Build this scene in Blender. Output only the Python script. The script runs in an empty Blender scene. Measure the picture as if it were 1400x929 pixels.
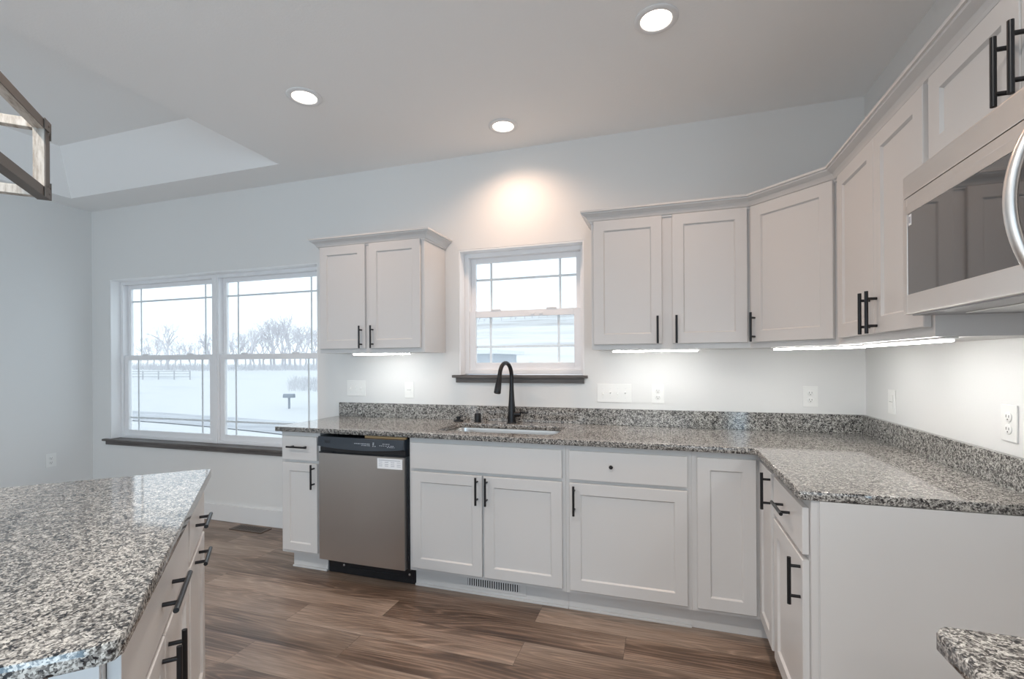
import bpy, bmesh, math, random
from mathutils import Vector, Matrix
random.seed(7)
SC = bpy.context.scene
COL = SC.collection
PI = math.pi
H = 2.745            # ceiling height
XL = -6.162          # left wall
YR = -7.6            # rear wall, behind the camera

# ------------------------------------------------------------------ camera
F, YAW, SY, ROLL = 652.392, math.radians(17.8783), 29.684, math.radians(-0.3482)
CAMPOS = Vector((-1.0323, -3.0567, 1.318))
fw = Vector((-math.sin(YAW), math.cos(YAW), 0)); rt = Vector((math.cos(YAW), math.sin(YAW), 0)); up = Vector((0, 0, 1))
rt2 = rt*math.cos(ROLL) + up*math.sin(ROLL); up2 = -rt*math.sin(ROLL) + up*math.cos(ROLL)
cd = bpy.data.cameras.new('camera'); cam = bpy.data.objects.new('camera', cd); COL.objects.link(cam)
M4 = Matrix((rt2, up2, -fw)).transposed().to_4x4(); M4.translation = CAMPOS
cam.matrix_world = M4
cd.sensor_width = 36; cd.sensor_fit = 'HORIZONTAL'; cd.lens = 36*F/1400; cd.shift_y = SY/1400
cd.clip_start = 0.02; cd.clip_end = 2000
SC.camera = cam

# ------------------------------------------------------------------ view, sky
SC.view_settings.view_transform = 'Standard'; SC.view_settings.look = 'None'
SC.view_settings.gamma = 1; SC.view_settings.use_curve_mapping = False
SC.view_settings.exposure = 0.12
SC.cycles.max_bounces = 10; SC.cycles.diffuse_bounces = 6; SC.cycles.transparent_max_bounces = 16
SC.cycles.sample_clamp_indirect = 6.0
SC.cycles.use_denoising = True
W = bpy.data.worlds.new('overcast_sky'); SC.world = W; W.use_nodes = True
bg = W.node_tree.nodes['Background']; bg.inputs[0].default_value = (0.82, 0.92, 1.0, 1); bg.inputs[1].default_value = 1.6

def area_light(name, loc, target, sx, sy, energy, color, spread=PI):
    l = bpy.data.lights.new(name, 'AREA'); l.shape = 'RECTANGLE'; l.size = sx; l.size_y = sy; l.energy = energy; l.color = color
    l.spread = spread
    o = bpy.data.objects.new(name, l); COL.objects.link(o); o.location = loc
    o.rotation_euler = (Vector(target)-Vector(loc)).to_track_quat('-Z', 'Y').to_euler()
    return o
DAY = (0.80, 0.90, 1.0); WARM = (1.0, 0.68, 0.49)
# area fills added in unseen openings behind the camera to brighten the room
area_light('added_fill_rear_left', (-4.2, YR-0.10, 1.15), (-4.2, 0, 1.15), 2.9, 2.0, 22, DAY)
area_light('added_fill_rear_right', (-1.3, YR-0.10, 1.5), (-1.3, 0, 1.5), 1.5, 1.3, 8, (0.92, 0.95, 1.0))
area_light('added_fill_right_side', (0.10, -5.3, 1.10), (-6, -5.3, 1.35), 2.4, 2.0, 80, (0.46, 0.75, 1.0))
for _x, _y in ((-1.06, -2.75), (-2.87, -2.75), (-1.06, -5.2), (-2.87, -5.2), (-4.7, -6.2)):  # ceiling spots added out of view as fill, without any fixture
    _l = bpy.data.lights.new('unseen_ceiling_fill', 'SPOT'); _l.energy = 98; _l.color = (1.0, 0.925, 0.85); _l.spot_size = math.radians(150); _l.spot_blend = 0.9; _l.shadow_soft_size = 0.055
    _o = bpy.data.objects.new('unseen_ceiling_fill', _l); COL.objects.link(_o); _o.location = (_x, _y, H-0.02)
CAN_POWER = 7.0
STRIP = 37.0

# ------------------------------------------------------------------ materials
MATS = {}
def mat(name, color, rough=0.5, metal=0.0, **kw):
    m = bpy.data.materials.new(name); m.use_nodes = True
    b = m.node_tree.nodes['Principled BSDF']
    b.inputs['Base Color'].default_value = (*color, 1); b.inputs['Roughness'].default_value = rough; b.inputs['Metallic'].default_value = metal
    for k, v in kw.items(): b.inputs[k.replace('_', ' ')].default_value = v
    MATS[name] = m
    return m
def nn(m, t, **kw):
    n = m.node_tree.nodes.new(t)
    for k, v in kw.items(): setattr(n, k, v)
    return n
def lk(m, a, b): m.node_tree.links.new(a, b)
def bsdf(m): return m.node_tree.nodes['Principled BSDF']
def coords(m, scale=(1, 1, 1), rot=(0, 0, 0)):
    tc = nn(m, 'ShaderNodeTexCoord'); mp = nn(m, 'ShaderNodeMapping'); mp.inputs['Scale'].default_value = scale; mp.inputs['Rotation'].default_value = rot
    lk(m, tc.outputs['Object'], mp.inputs['Vector']); return mp.outputs['Vector']
def noise(m, vec, scale, detail=2, rough=0.5, dim='3D'):
    n = nn(m, 'ShaderNodeTexNoise', noise_dimensions=dim); n.inputs['Scale'].default_value = scale; n.inputs['Detail'].default_value = detail; n.inputs['Roughness'].default_value = rough
    lk(m, vec, n.inputs['Vector']); return n
def ramp(m, fac, stops, interp='LINEAR'):
    r = nn(m, 'ShaderNodeValToRGB'); r.color_ramp.interpolation = interp
    e = r.color_ramp.elements
    while len(e) > 1: e.remove(e[-1])
    e[0].position = stops[0][0]; e[0].color = (*stops[0][1], 1)
    for p, c in stops[1:]:
        q = e.new(p); q.color = (*c, 1)
    lk(m, fac, r.inputs['Fac']); return r.outputs['Color']
def bump(m, height, strength, dist=0.002):
    b = nn(m, 'ShaderNodeBump'); b.inputs['Strength'].default_value = strength; b.inputs['Distance'].default_value = dist
    lk(m, height, b.inputs['Height']); lk(m, b.outputs['Normal'], bsdf(m).inputs['Normal'])
def mixc(m, fac, a, b, mode='MIX'):
    n = nn(m, 'ShaderNodeMix', data_type='RGBA', blend_type=mode)
    for s, v in ((0, fac), (6, a), (7, b)):
        if isinstance(v, (int, float)): n.inputs[s].default_value = v
        elif isinstance(v, tuple): n.inputs[s].default_value = (*v, 1)
        else: lk(m, v, n.inputs[s])
    return n.outputs[2]
def math_(m, op, a, b=None):
    n = nn(m, 'ShaderNodeMath', operation=op)
    for i, v in enumerate((a, b)):
        if v is None: continue
        if isinstance(v, (int, float)): n.inputs[i].default_value = v
        else: lk(m, v, n.inputs[i])
    return n.outputs[0]

wallm = mat('wall_paint', (0.76, 0.76, 0.75), 0.75); bump(wallm, noise(wallm, coords(wallm), 160, 2).outputs[0], 0.08, 0.001)
ceilm = mat('ceiling_paint', (0.89, 0.89, 0.885), 0.85); bump(ceilm, noise(ceilm, coords(ceilm), 90, 3).outputs[0], 0.35, 0.002)
cabm = mat('cabinet_white', (0.62, 0.615, 0.61), 0.32)
trimw = mat('trim_white', (0.78, 0.78, 0.78), 0.4)
vinyl = mat('white_vinyl', (0.86, 0.86, 0.87), 0.3)
trimb = mat('jamb_white', (0.90, 0.90, 0.90), 0.35)
plastic = mat('white_plastic', (0.84, 0.84, 0.82), 0.3)
blackm = mat('matte_black_metal', (0.012, 0.012, 0.014), 0.32, 0.3)
slotm = mat('dark_slot', (0.03, 0.03, 0.03), 0.6)
blackp = mat('black_plastic', (0.012, 0.013, 0.016), 0.25)
navyp = mat('control_panel_black', (0.022, 0.030, 0.042), 0.14)
markm = mat('panel_print', (0.55, 0.60, 0.66), 0.5)
logom = mat('panel_emblem', (0.006, 0.007, 0.009), 0.6)
stickm = mat('sticker_white', (0.85, 0.86, 0.88), 0.5)
inkm = mat('sticker_ink', (0.35, 0.37, 0.42), 0.6)
screwm = mat('screw_steel', (0.75, 0.75, 0.75), 0.3, 1.0)
tanwood = mat('raw_wood', (0.42, 0.28, 0.14), 0.7)
glassdark = mat('oven_glass', (0.018, 0.016, 0.015), 0.04, 0.0); bsdf(glassdark).inputs['Coat Weight'].default_value = 1.0; bsdf(glassdark).inputs['Coat Roughness'].default_value = 0.03; bsdf(glassdark).inputs['IOR'].default_value = 1.9
vent_brown = mat('register_brown', (0.10, 0.075, 0.058), 0.5)

def steel(name, col, axis):
    m = mat(name, col, 0.3, 1.0)
    sc = {'x': (2, 220, 220), 'z': (160, 160, 1.2), 'y': (220, 2, 220)}[axis]
    n = noise(m, coords(m, sc), 1.0, 3, 0.6)
    r = nn(m, 'ShaderNodeMapRange'); r.inputs[3].default_value = 0.24; r.inputs[4].default_value = 0.42
    lk(m, n.outputs[0], r.inputs[0]); lk(m, r.outputs[0], bsdf(m).inputs['Roughness'])
    return m
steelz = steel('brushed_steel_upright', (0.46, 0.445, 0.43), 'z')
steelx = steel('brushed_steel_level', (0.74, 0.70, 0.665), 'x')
sinksteel = mat('sink_steel', (0.62, 0.61, 0.60), 0.28, 1.0)

def granite(name):
    m = mat(name, (0.4, 0.4, 0.4), 0.07, 0.0, IOR=1.56)
    v = coords(m)
    # crystals of three sizes: pale feldspar, grey and brown quartz, black mica
    warp = noise(m, v, 60, 2)
    vm = nn(m, 'ShaderNodeVectorMath', operation='MULTIPLY_ADD'); vm.inputs[1].default_value = (0.012,)*3
    lk(m, warp.outputs['Color'], vm.inputs[0]); lk(m, v, vm.inputs[2])
    vo = nn(m, 'ShaderNodeTexVoronoi'); vo.inputs['Scale'].default_value = 250; lk(m, vm.outputs[0], vo.inputs['Vector'])
    sp = nn(m, 'ShaderNodeSeparateColor'); lk(m, vo.outputs['Color'], sp.inputs[0])
    patch = noise(m, v, 75, 3, 0.6)
    s = math_(m, 'ADD', math_(m, 'MULTIPLY', sp.outputs[0], 0.75), math_(m, 'MULTIPLY', math_(m, 'SUBTRACT', patch.outputs[0], 0.40), 1.35))
    c = ramp(m, s, [(0.0, (0.010, 0.010, 0.012)), (0.16, (0.018, 0.018, 0.021)), (0.24, (0.08, 0.075, 0.072)), (0.38, (0.15, 0.142, 0.133)), (0.52, (0.27, 0.26, 0.245)), (0.70, (0.42, 0.41, 0.385)), (0.92, (0.56, 0.545, 0.51))])
    vo2 = nn(m, 'ShaderNodeTexVoronoi'); vo2.inputs['Scale'].default_value = 420; lk(m, v, vo2.inputs['Vector'])
    sp2 = nn(m, 'ShaderNodeSeparateColor'); lk(m, vo2.outputs['Color'], sp2.inputs[0])
    d = ramp(m, sp2.outputs[1], [(0.0, (0.10, 0.095, 0.09)), (0.16, (0.30, 0.29, 0.28)), (0.24, (1, 1, 1)), (1, (1, 1, 1))], 'LINEAR')
    c = mixc(m, 0.8, c, d, 'MULTIPLY')
    lk(m, c, bsdf(m).inputs['Base Color'])
    return m
gran = granite('speckled_granite')

def floor_mat():
    m = mat('vinyl_plank', (0.3, 0.24, 0.2), 0.36)
    v = coords(m)
    br = nn(m, 'ShaderNodeTexBrick'); br.offset = 0.37; br.squash = 1
    for k, val in (('Color1', (0, 0, 0, 1)), ('Color2', (1, 1, 1, 1)), ('Mortar', (0.5, 0.5, 0.5, 1)), ('Scale', 1.0), ('Mortar Size', 0.0010), ('Mortar Smooth', 0.1), ('Bias', 0.0), ('Brick Width', 1.22), ('Row Height', 0.182)):
        br.inputs[k].default_value = val
    lk(m, v, br.inputs['Vector'])
    sp = nn(m, 'ShaderNodeSeparateColor'); lk(m, br.outputs['Color'], sp.inputs[0])
    rnd = sp.outputs[0]
    w = math_(m, 'MULTIPLY', rnd, 37.0)
    def n4(scale, xyz, detail, rough=0.5, wv=w):
        mp = nn(m, 'ShaderNodeMapping'); mp.inputs['Scale'].default_value = xyz; lk(m, v, mp.inputs['Vector'])
        n = noise(m, mp.outputs[0], scale, detail, rough, '4D'); lk(m, wv, n.inputs['W']); return n.outputs[0]
    field = n4(1.0, (0.42, 4.8, 1), 1.8)
    rings = math_(m, 'PINGPONG', math_(m, 'MULTIPLY', field, 34.0), 0.5)          # contour rings: cathedral grain
    fine = n4(1.0, (5, 130, 1), 3, 0.6)
    blot = n4(1.0, (0.7, 5.0, 1), 3, 0.55, math_(m, 'ADD', w, 9.0))
    base = ramp(m, blot, [(0.30, (0.075, 0.047, 0.033)), (0.42, (0.17, 0.116, 0.085)), (0.52, (0.29, 0.213, 0.163)), (0.70, (0.37, 0.29, 0.235))])
    tint = ramp(m, rnd, [(0, (0.72, 0.71, 0.70)), (0.5, (0.9, 0.9, 0.9)), (1, (1.06, 1.06, 1.06))])
    base = mixc(m, 1.0, base, tint, 'MULTIPLY')
    rc = ramp(m, rings, [(0.0, (1.75, 1.73, 1.71)), (0.09, (1.40, 1.38, 1.36)), (0.22, (0.95, 0.94, 0.93)), (0.5, (0.80, 0.78, 0.76))])
    mask = ramp(m, blot, [(0.38, (1, 1, 1)), (0.58, (0.22, 0.22, 0.22))])
    base = mixc(m, mask, base, mixc(m, 1.0, base, rc, 'MULTIPLY'))
    fc = ramp(m, fine, [(0.32, (0.66, 0.65, 0.64)), (0.6, (1.10, 1.10, 1.10))])
    base = mixc(m, 1.0, base, fc, 'MULTIPLY')
    base = mixc(m, math_(m, 'MULTIPLY', br.outputs['Fac'], 0.75), base, (0.05, 0.038, 0.03))
    lk(m, base, bsdf(m).inputs['Base Color'])
    bump(m, math_(m, 'ADD', math_(m, 'MULTIPLY', fine, 0.4), math_(m, 'MULTIPLY', math_(m, 'SUBTRACT', 1.0, br.outputs['Fac']), 1.0)), 0.25, 0.001)
    return m
floorm = floor_mat()
endshade = mat('end_panel_shade_brown', (0.16, 0.105, 0.08), 0.6)  # dark brown puts the shade under the overhang into the panel colour

def wood(name, cols, scale=(3, 60, 60), rough=0.55):
    m = mat(name, cols[0], rough)
    n = noise(m, coords(m, scale), 1.0, 4, 0.65)
    lk(m, ramp(m, n.outputs[0], [(0.34, cols[0]), (0.54, cols[1]), (0.7, cols[2])]), bsdf(m).inputs['Base Color'])
    return m
sillm = wood('stained_sill_wood', [(0.075, 0.066, 0.062), (0.125, 0.112, 0.106), (0.17, 0.155, 0.147)])
whitewash = wood('whitewashed_wood', [(0.28, 0.24, 0.20), (0.52, 0.49, 0.45), (0.62, 0.60, 0.57)], (14, 70, 14))
ironm = mat('pewter_metal', (0.17, 0.15, 0.135), 0.45, 0.7)

def emis(name, col, strength):
    m = bpy.data.materials.new(name); m.use_nodes = True; nt = m.node_tree; nt.nodes.remove(nt.nodes['Principled BSDF'])
    e = nt.nodes.new('ShaderNodeEmission'); e.inputs[0].default_value = (*col, 1); e.inputs[1].default_value = strength
    nt.links.new(e.outputs[0], nt.nodes['Material Output'].inputs[0]); MATS[name] = m; return m
canlens = emis('downlight_lens', (1.0, 0.86, 0.74), 7.0)
stripm = emis('light_strip_lens', (1.0, 0.985, 0.95), STRIP)

def glass(name, tint, fuzz=0.0):
    m = bpy.data.materials.new(name); m.use_nodes = True; nt = m.node_tree; nt.nodes.remove(nt.nodes['Principled BSDF'])
    t = nt.nodes.new('ShaderNodeBsdfTransparent'); t.inputs[0].default_value = (*tint, 1)
    g = nt.nodes.new('ShaderNodeBsdfGlossy'); g.inputs['Roughness'].default_value = 0.0
    lw = nt.nodes.new('ShaderNodeLayerWeight'); pw = nt.nodes.new('ShaderNodeMath'); pw.operation = 'POWER'; pw.inputs[1].default_value = 4.5; nt.links.new(lw.outputs['Facing'], pw.inputs[0])
    ma = nt.nodes.new('ShaderNodeMath'); ma.operation = 'MULTIPLY_ADD'; ma.inputs[1].default_value = 0.9; ma.inputs[2].default_value = 0.035; nt.links.new(pw.outputs[0], ma.inputs[0]); fr = ma
    mx = nt.nodes.new('ShaderNodeMixShader'); nt.links.new(fr.outputs[0], mx.inputs[0]); nt.links.new(t.outputs[0], mx.inputs[1]); nt.links.new(g.outputs[0], mx.inputs[2])
    nt.links.new(mx.outputs[0], nt.nodes['Material Output'].inputs[0]); MATS[name] = m; return m
pane = glass('window_glass', (0.97, 0.985, 0.99))
screen = bpy.data.materials.new('insect_screen'); screen.use_nodes = True
_nt = screen.node_tree; _nt.nodes.remove(_nt.nodes['Principled BSDF'])
_t = _nt.nodes.new('ShaderNodeBsdfTransparent'); _d = _nt.nodes.new('ShaderNodeBsdfDiffuse'); _d.inputs[0].default_value = (0.30, 0.33, 0.37, 1)
_m = _nt.nodes.new('ShaderNodeMixShader'); _m.inputs[0].default_value = 0.09
_nt.links.new(_t.outputs[0], _m.inputs[1]); _nt.links.new(_d.outputs[0], _m.inputs[2]); _nt.links.new(_m.outputs[0], _nt.nodes['Material Output'].inputs[0])

def snow_mat():
    m = mat('snow', (0.86, 0.88, 0.92), 0.8)
    v = coords(m, (0.05, 0.11, 0.05)); n = noise(m, v, 1.0, 6, 0.62)
    n2 = noise(m, coords(m, (1.2, 1.2, 1.2)), 1.0, 3, 0.6)
    s = math_(m, 'ADD', n.outputs[0], math_(m, 'MULTIPLY', n2.outputs[0], 0.16))
    lk(m, ramp(m, s, [(0.30, (0.50, 0.50, 0.53)), (0.44, (0.66, 0.67, 0.69)), (0.52, (0.74, 0.745, 0.75)), (1, (0.77, 0.77, 0.77))]), bsdf(m).inputs['Base Color'])
    return m
snow = snow_mat()
stub = mat('stubble_snow', (0.8, 0.8, 0.8), 0.9)
_n = noise(stub, coords(stub, (0.035, 0.16, 0.2)), 1.0, 7, 0.7)
lk(stub, ramp(stub, _n.outputs[0], [(0.36, (0.54, 0.51, 0.50)), (0.47, (0.68, 0.665, 0.66)), (0.55, (0.75, 0.75, 0.75))]), bsdf(stub).inputs['Base Color'])
roadm = mat('slushy_road', (0.60, 0.62, 0.68), 0.6)
_n = noise(roadm, coords(roadm, (0.3, 1.0, 1)), 1.0, 4, 0.6)
lk(roadm, ramp(roadm, _n.outputs[0], [(0.35, (0.42, 0.43, 0.46)), (0.62, (0.60, 0.61, 0.64))]), bsdf(roadm).inputs['Base Color'])
bark = mat('hazed_bark', (0.66, 0.64, 0.66), 0.9)  # distance haze put into the bark as a pale colour
brush = mat('hazed_brush', (0.68, 0.67, 0.69), 0.9)  # twigs paled the same way, haze in the colour
barnm = mat('barn_siding', (0.50, 0.56, 0.63), 0.6)
_w = nn(barnm, 'ShaderNodeTexWave', wave_type='BANDS', bands_direction='X'); _w.inputs['Scale'].default_value = 3.2; lk(barnm, coords(barnm), _w.inputs['Vector'])
lk(barnm, ramp(barnm, _w.outputs[0], [(0.0, (0.40, 0.43, 0.47)), (0.3, (0.48, 0.51, 0.55))]), bsdf(barnm).inputs['Base Color'])
doorgrey = mat('barn_door', (0.42, 0.47, 0.54), 0.6)
mboxm = mat('mailbox_grey', (0.30, 0.33, 0.37), 0.5)
fencem = mat('fence_wood', (0.55, 0.55, 0.57), 0.8)

# ------------------------------------------------------------------ helpers
class MB:
    def __init__(self): self.bm = bmesh.new()
    def box(self, x0, x1, y0, y1, z0, z1, bev=0.0, seg=2):
        r = bmesh.ops.create_cube(self.bm, size=1.0)
        c = Vector(((x0+x1)/2, (y0+y1)/2, (z0+z1)/2)); s = (abs(x1-x0), abs(y1-y0), abs(z1-z0))
        for v in r['verts']: v.co = Vector((v.co.x*s[0], v.co.y*s[1], v.co.z*s[2])) + c
        if bev > 0:
            es = list({e for v in r['verts'] for e in v.link_edges})
            bmesh.ops.bevel(self.bm, geom=es, offset=bev, segments=seg, affect='EDGES', profile=0.7)
        return self
    def tube(self, pts, radii, n=14, cap=True):
        pts = [Vector(p) for p in pts]
        if not isinstance(radii, (list, tuple)): radii = [radii]*len(pts)
        rings = []; ref = None
        for i, p in enumerate(pts):
            a = pts[max(i-1, 0)]; b = pts[min(i+1, len(pts)-1)]; t = (b-a).normalized()
            if ref is None:
                ref = Vector((0, 0, 1)) if abs(t.z) < 0.9 else Vector((1, 0, 0))
            u = (ref - t*ref.dot(t)).normalized(); w = t.cross(u); ref = u
            rings.append([self.bm.verts.new(p + (u*math.cos(2*PI*k/n) + w*math.sin(2*PI*k/n))*radii[i]) for k in range(n)])
        for a, b in zip(rings, rings[1:]):
            for k in range(n): self.bm.faces.new((a[k], a[(k+1) % n], b[(k+1) % n], b[k]))
        if cap:
            self.bm.faces.new(rings[0][::-1]); self.bm.faces.new(rings[-1])
        return self
    def lathe(self, prof, c=(0, 0, 0), n=32, axis='z'):
        rings = []
        for r, z in prof:
            ring = []
            for k in range(n):
                a = 2*PI*k/n; p = (r*math.cos(a), r*math.sin(a), z)
                if axis == 'y': p = (p[0], z, p[1])
                if axis == 'x': p = (z, p[0], p[1])
                ring.append(self.bm.verts.new((p[0]+c[0], p[1]+c[1], p[2]+c[2])))
            rings.append(ring)
        for a, b in zip(rings, rings[1:]):
            for k in range(n): self.bm.faces.new((a[k], a[(k+1) % n], b[(k+1) % n], b[k]))
        if prof[0][0] > 1e-4: self.bm.faces.new(rings[0][::-1])
        if prof[-1][0] > 1e-4: self.bm.faces.new(rings[-1])
        return self
    def prism(self, poly, z0, z1):
        lo = [self.bm.verts.new((x, y, z0)) for x, y in poly]; hi = [self.bm.verts.new((x, y, z1)) for x, y in poly]
        n = len(poly)
        self.bm.faces.new(lo[::-1]); self.bm.faces.new(hi)
        for k in range(n): self.bm.faces.new((lo[k], lo[(k+1) % n], hi[(k+1) % n], hi[k]))
        return self
    def quad(self, *pts):
        self.bm.faces.new([self.bm.verts.new(p) for p in pts]); return self
    def sweep(self, path, prof):
        """profile (out, z) swept along an open xy path, mitred; out is to the path's right-hand side"""
        P = [Vector((*p, 0)) for p in path]; rings = []
        for i, p in enumerate(P):
            def nrm(a, b):
                d = (b-a).normalized(); return Vector((d.y, -d.x, 0))
            if i == 0: m = nrm(P[0], P[1])
            elif i == len(P)-1: m = nrm(P[-2], P[-1])
            else:
                n1, n2 = nrm(P[i-1], p), nrm(p, P[i+1]); m = (n1+n2); m = m/(m.dot(n1))
            rings.append([self.bm.verts.new(p + m*o + Vector((0, 0, z))) for o, z in prof])
        k = len(prof)
        for a, b in zip(rings, rings[1:]):
            for j in range(k): self.bm.faces.new((a[j], b[j], b[(j+1) % k], a[(j+1) % k]))
        self.bm.faces.new(rings[0]); self.bm.faces.new(rings[-1][::-1])
        return self
    def shift(self, vec):
        bmesh.ops.translate(self.bm, verts=self.bm.verts, vec=vec); return self
    def build(self, name, m, parent=None, smooth=False, angle=40):
        bmesh.ops.recalc_face_normals(self.bm, faces=self.bm.faces)
        me = bpy.data.meshes.new(name); self.bm.to_mesh(me); self.bm.free()
        me.materials.append(m)
        if smooth:
            for p in me.polygons: p.use_smooth = True
            try: me.set_sharp_from_angle(angle=math.radians(angle))
            except Exception: pass
        o = bpy.data.objects.new(name, me); COL.objects.link(o)
        if parent: o.parent = parent
        return o
def tag(o, label=None, cat=None, group=None, kind=None):
    if label: o['label'] = label
    if cat: o['category'] = cat
    if group: o['group'] = group
    if kind: o['kind'] = kind
    return o
def empty(name, loc=(0, 0, 0), rz=0, label=None, cat=None, group=None, kind=None):
    o = bpy.data.objects.new(name, None); COL.objects.link(o); o.location = loc; o.rotation_euler = (0, 0, rz); o.empty_display_size = 0.1
    return tag(o, label, cat, group, kind)
def struct(o): o['kind'] = 'structure'; return o
def rrect(x0, x1, y0, y1, r, n=6):
    pts = []
    for cx, cy, a0 in ((x1-r, y1-r, 0), (x0+r, y1-r, 90), (x0+r, y0+r, 180), (x1-r, y0+r, 270)):
        for k in range(n+1):
            a = math.radians(a0+90*k/n); pts.append((cx+r*math.cos(a), cy+r*math.sin(a)))
    return pts
def plate(name, loops, z0, z1, m, parent=None, bev=0.0):
    """flat slab with holes: filled 2D curve turned into a mesh"""
    cu = bpy.data.curves.new(name, 'CURVE'); cu.dimensions = '2D'; cu.fill_mode = 'BOTH'
    cu.extrude = max((z1-z0)/2-bev, 0.0001); cu.bevel_depth = bev; cu.bevel_resolution = 1; cu.offset = -bev
    for lp in loops:
        s = cu.splines.new('POLY'); s.points.add(len(lp)-1); s.use_cyclic_u = True
        for p, q in zip(s.points, lp): p.co = (q[0], q[1], 0, 1)
    t = bpy.data.objects.new(name, cu); COL.objects.link(t)
    dg = bpy.context.evaluated_depsgraph_get(); me = bpy.data.meshes.new_from_object(t.evaluated_get(dg))
    bpy.data.objects.remove(t); bpy.data.curves.remove(cu)
    me.name = name; me.transform(Matrix.Translation((0, 0, (z0+z1)/2)))
    me.materials.clear(); me.materials.append(m)
    o = bpy.data.objects.new(name, me); COL.objects.link(o)
    if parent: o.parent = parent
    return o

# ------------------------------------------------------------------ room shell
WIN1 = (-5.919, -3.597, 0.612, 2.092)     # double window over the dining side
WIN2 = (-2.405, -1.530, 1.212, 2.093)     # window over the sink
WT = 0.17
struct(MB().box(XL-0.15, 0.15, YR-0.15, 0.17, -0.12, 0.0).build('floor', floorm))
w = MB()
w.box(XL-0.15, WIN1[0], 0, WT, 0, H+0.5); w.box(WIN1[0], WIN1[1], 0, WT, 0, WIN1[2]); w.box(WIN1[0], WIN1[1], 0, WT, WIN1[3], H+0.5)
w.box(WIN1[1], WIN2[0], 0, WT, 0, H+0.5); w.box(WIN2[0], WIN2[1], 0, WT, 0, WIN2[2]); w.box(WIN2[0], WIN2[1], 0, WT, WIN2[3], H+0.5)
w.box(WIN2[1], 0.15, 0, WT, 0, H+0.5)
struct(w.build('wall_back', wallm))
w = MB()
w.box(XL-0.15, XL, YR, 0, 0, H+0.5)
struct(w.build('wall_left', wallm))
w = MB(); w.box(0, 0.15, -4.1, 0, 0, H+0.5); w.box(0, 0.15, YR, -6.5, 0, H+0.5); w.box(0, 0.15, -6.5, -4.1, 0, 0.06); w.box(0, 0.15, -6.5, -4.1, 2.14, H+0.5)
struct(w.build('wall_right', wallm))
w = MB()
w.box(XL-0.15, -5.65, YR-0.15, YR, 0, H+0.5); w.box(-5.65, -2.75, YR-0.15, YR, 2.15, H+0.5); w.box(-2.75, -2.05, YR-0.15, YR, 0, H+0.5)
w.box(-2.05, -0.55, YR-0.15, YR, 0, 0.85); w.box(-2.05, -0.55, YR-0.15, YR, 2.15, H+0.5); w.box(-0.55, 0.15, YR-0.15, YR, 0, H+0.5)
struct(w.build('wall_rear', wallm))
# ceiling with a raised tray over the dining side
TX0, TX1, TY0, TY1 = -5.905, -3.668, -4.6, -0.305
S_, HH = 0.18, 0.35
c = MB()
def rows(x0, x1, y0, y1): c.quad((x0, y0, H), (x1, y0, H), (x1, y1, H), (x0, y1, H))
def vv(x, y, z): return c.bm.verts.new((x, y, z))
X = [XL-0.1, TX0, TX1, 0.1]; Y = [YR-0.1, TY0, TY1, 0.1]
g = [[vv(x, y, H) for y in Y] for x in X]
for i in range(3):
    for j in range(3):
        if not (i == 1 and j == 1): c.bm.faces.new((g[i][j], g[i+1][j], g[i+1][j+1], g[i][j+1]))
t = [vv(TX0+S_, TY0+S_, H+HH), vv(TX1-S_, TY0+S_, H+HH), vv(TX1-S_, TY1-S_, H+HH), vv(TX0+S_, TY1-S_, H+HH)]
lo = [g[1][1], g[2][1], g[2][2], g[1][2]]
for k in range(4): c.bm.faces.new((lo[k], lo[(k+1) % 4], t[(k+1) % 4], t[k]))
c.bm.faces.new(t)
far = [e for e in c.bm.edges if {e.verts[0], e.verts[1]} == {g[1][2], g[2][2]} or {e.verts[0], e.verts[1]} == {g[1][1], g[1][2]}]
struct(c.build('ceiling', ceilm))

# baseboards
def board(name, x0, x1, y0, y1):
    b = MB(); b.box(x0, x1, y0, y1, 0, 0.135, 0.004); struct(b.build(name, trimw))
board('baseboard_back', XL, -3.37, -0.016, 0)
board('baseboard_left', XL, XL+0.016, YR, -0.016)

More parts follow.
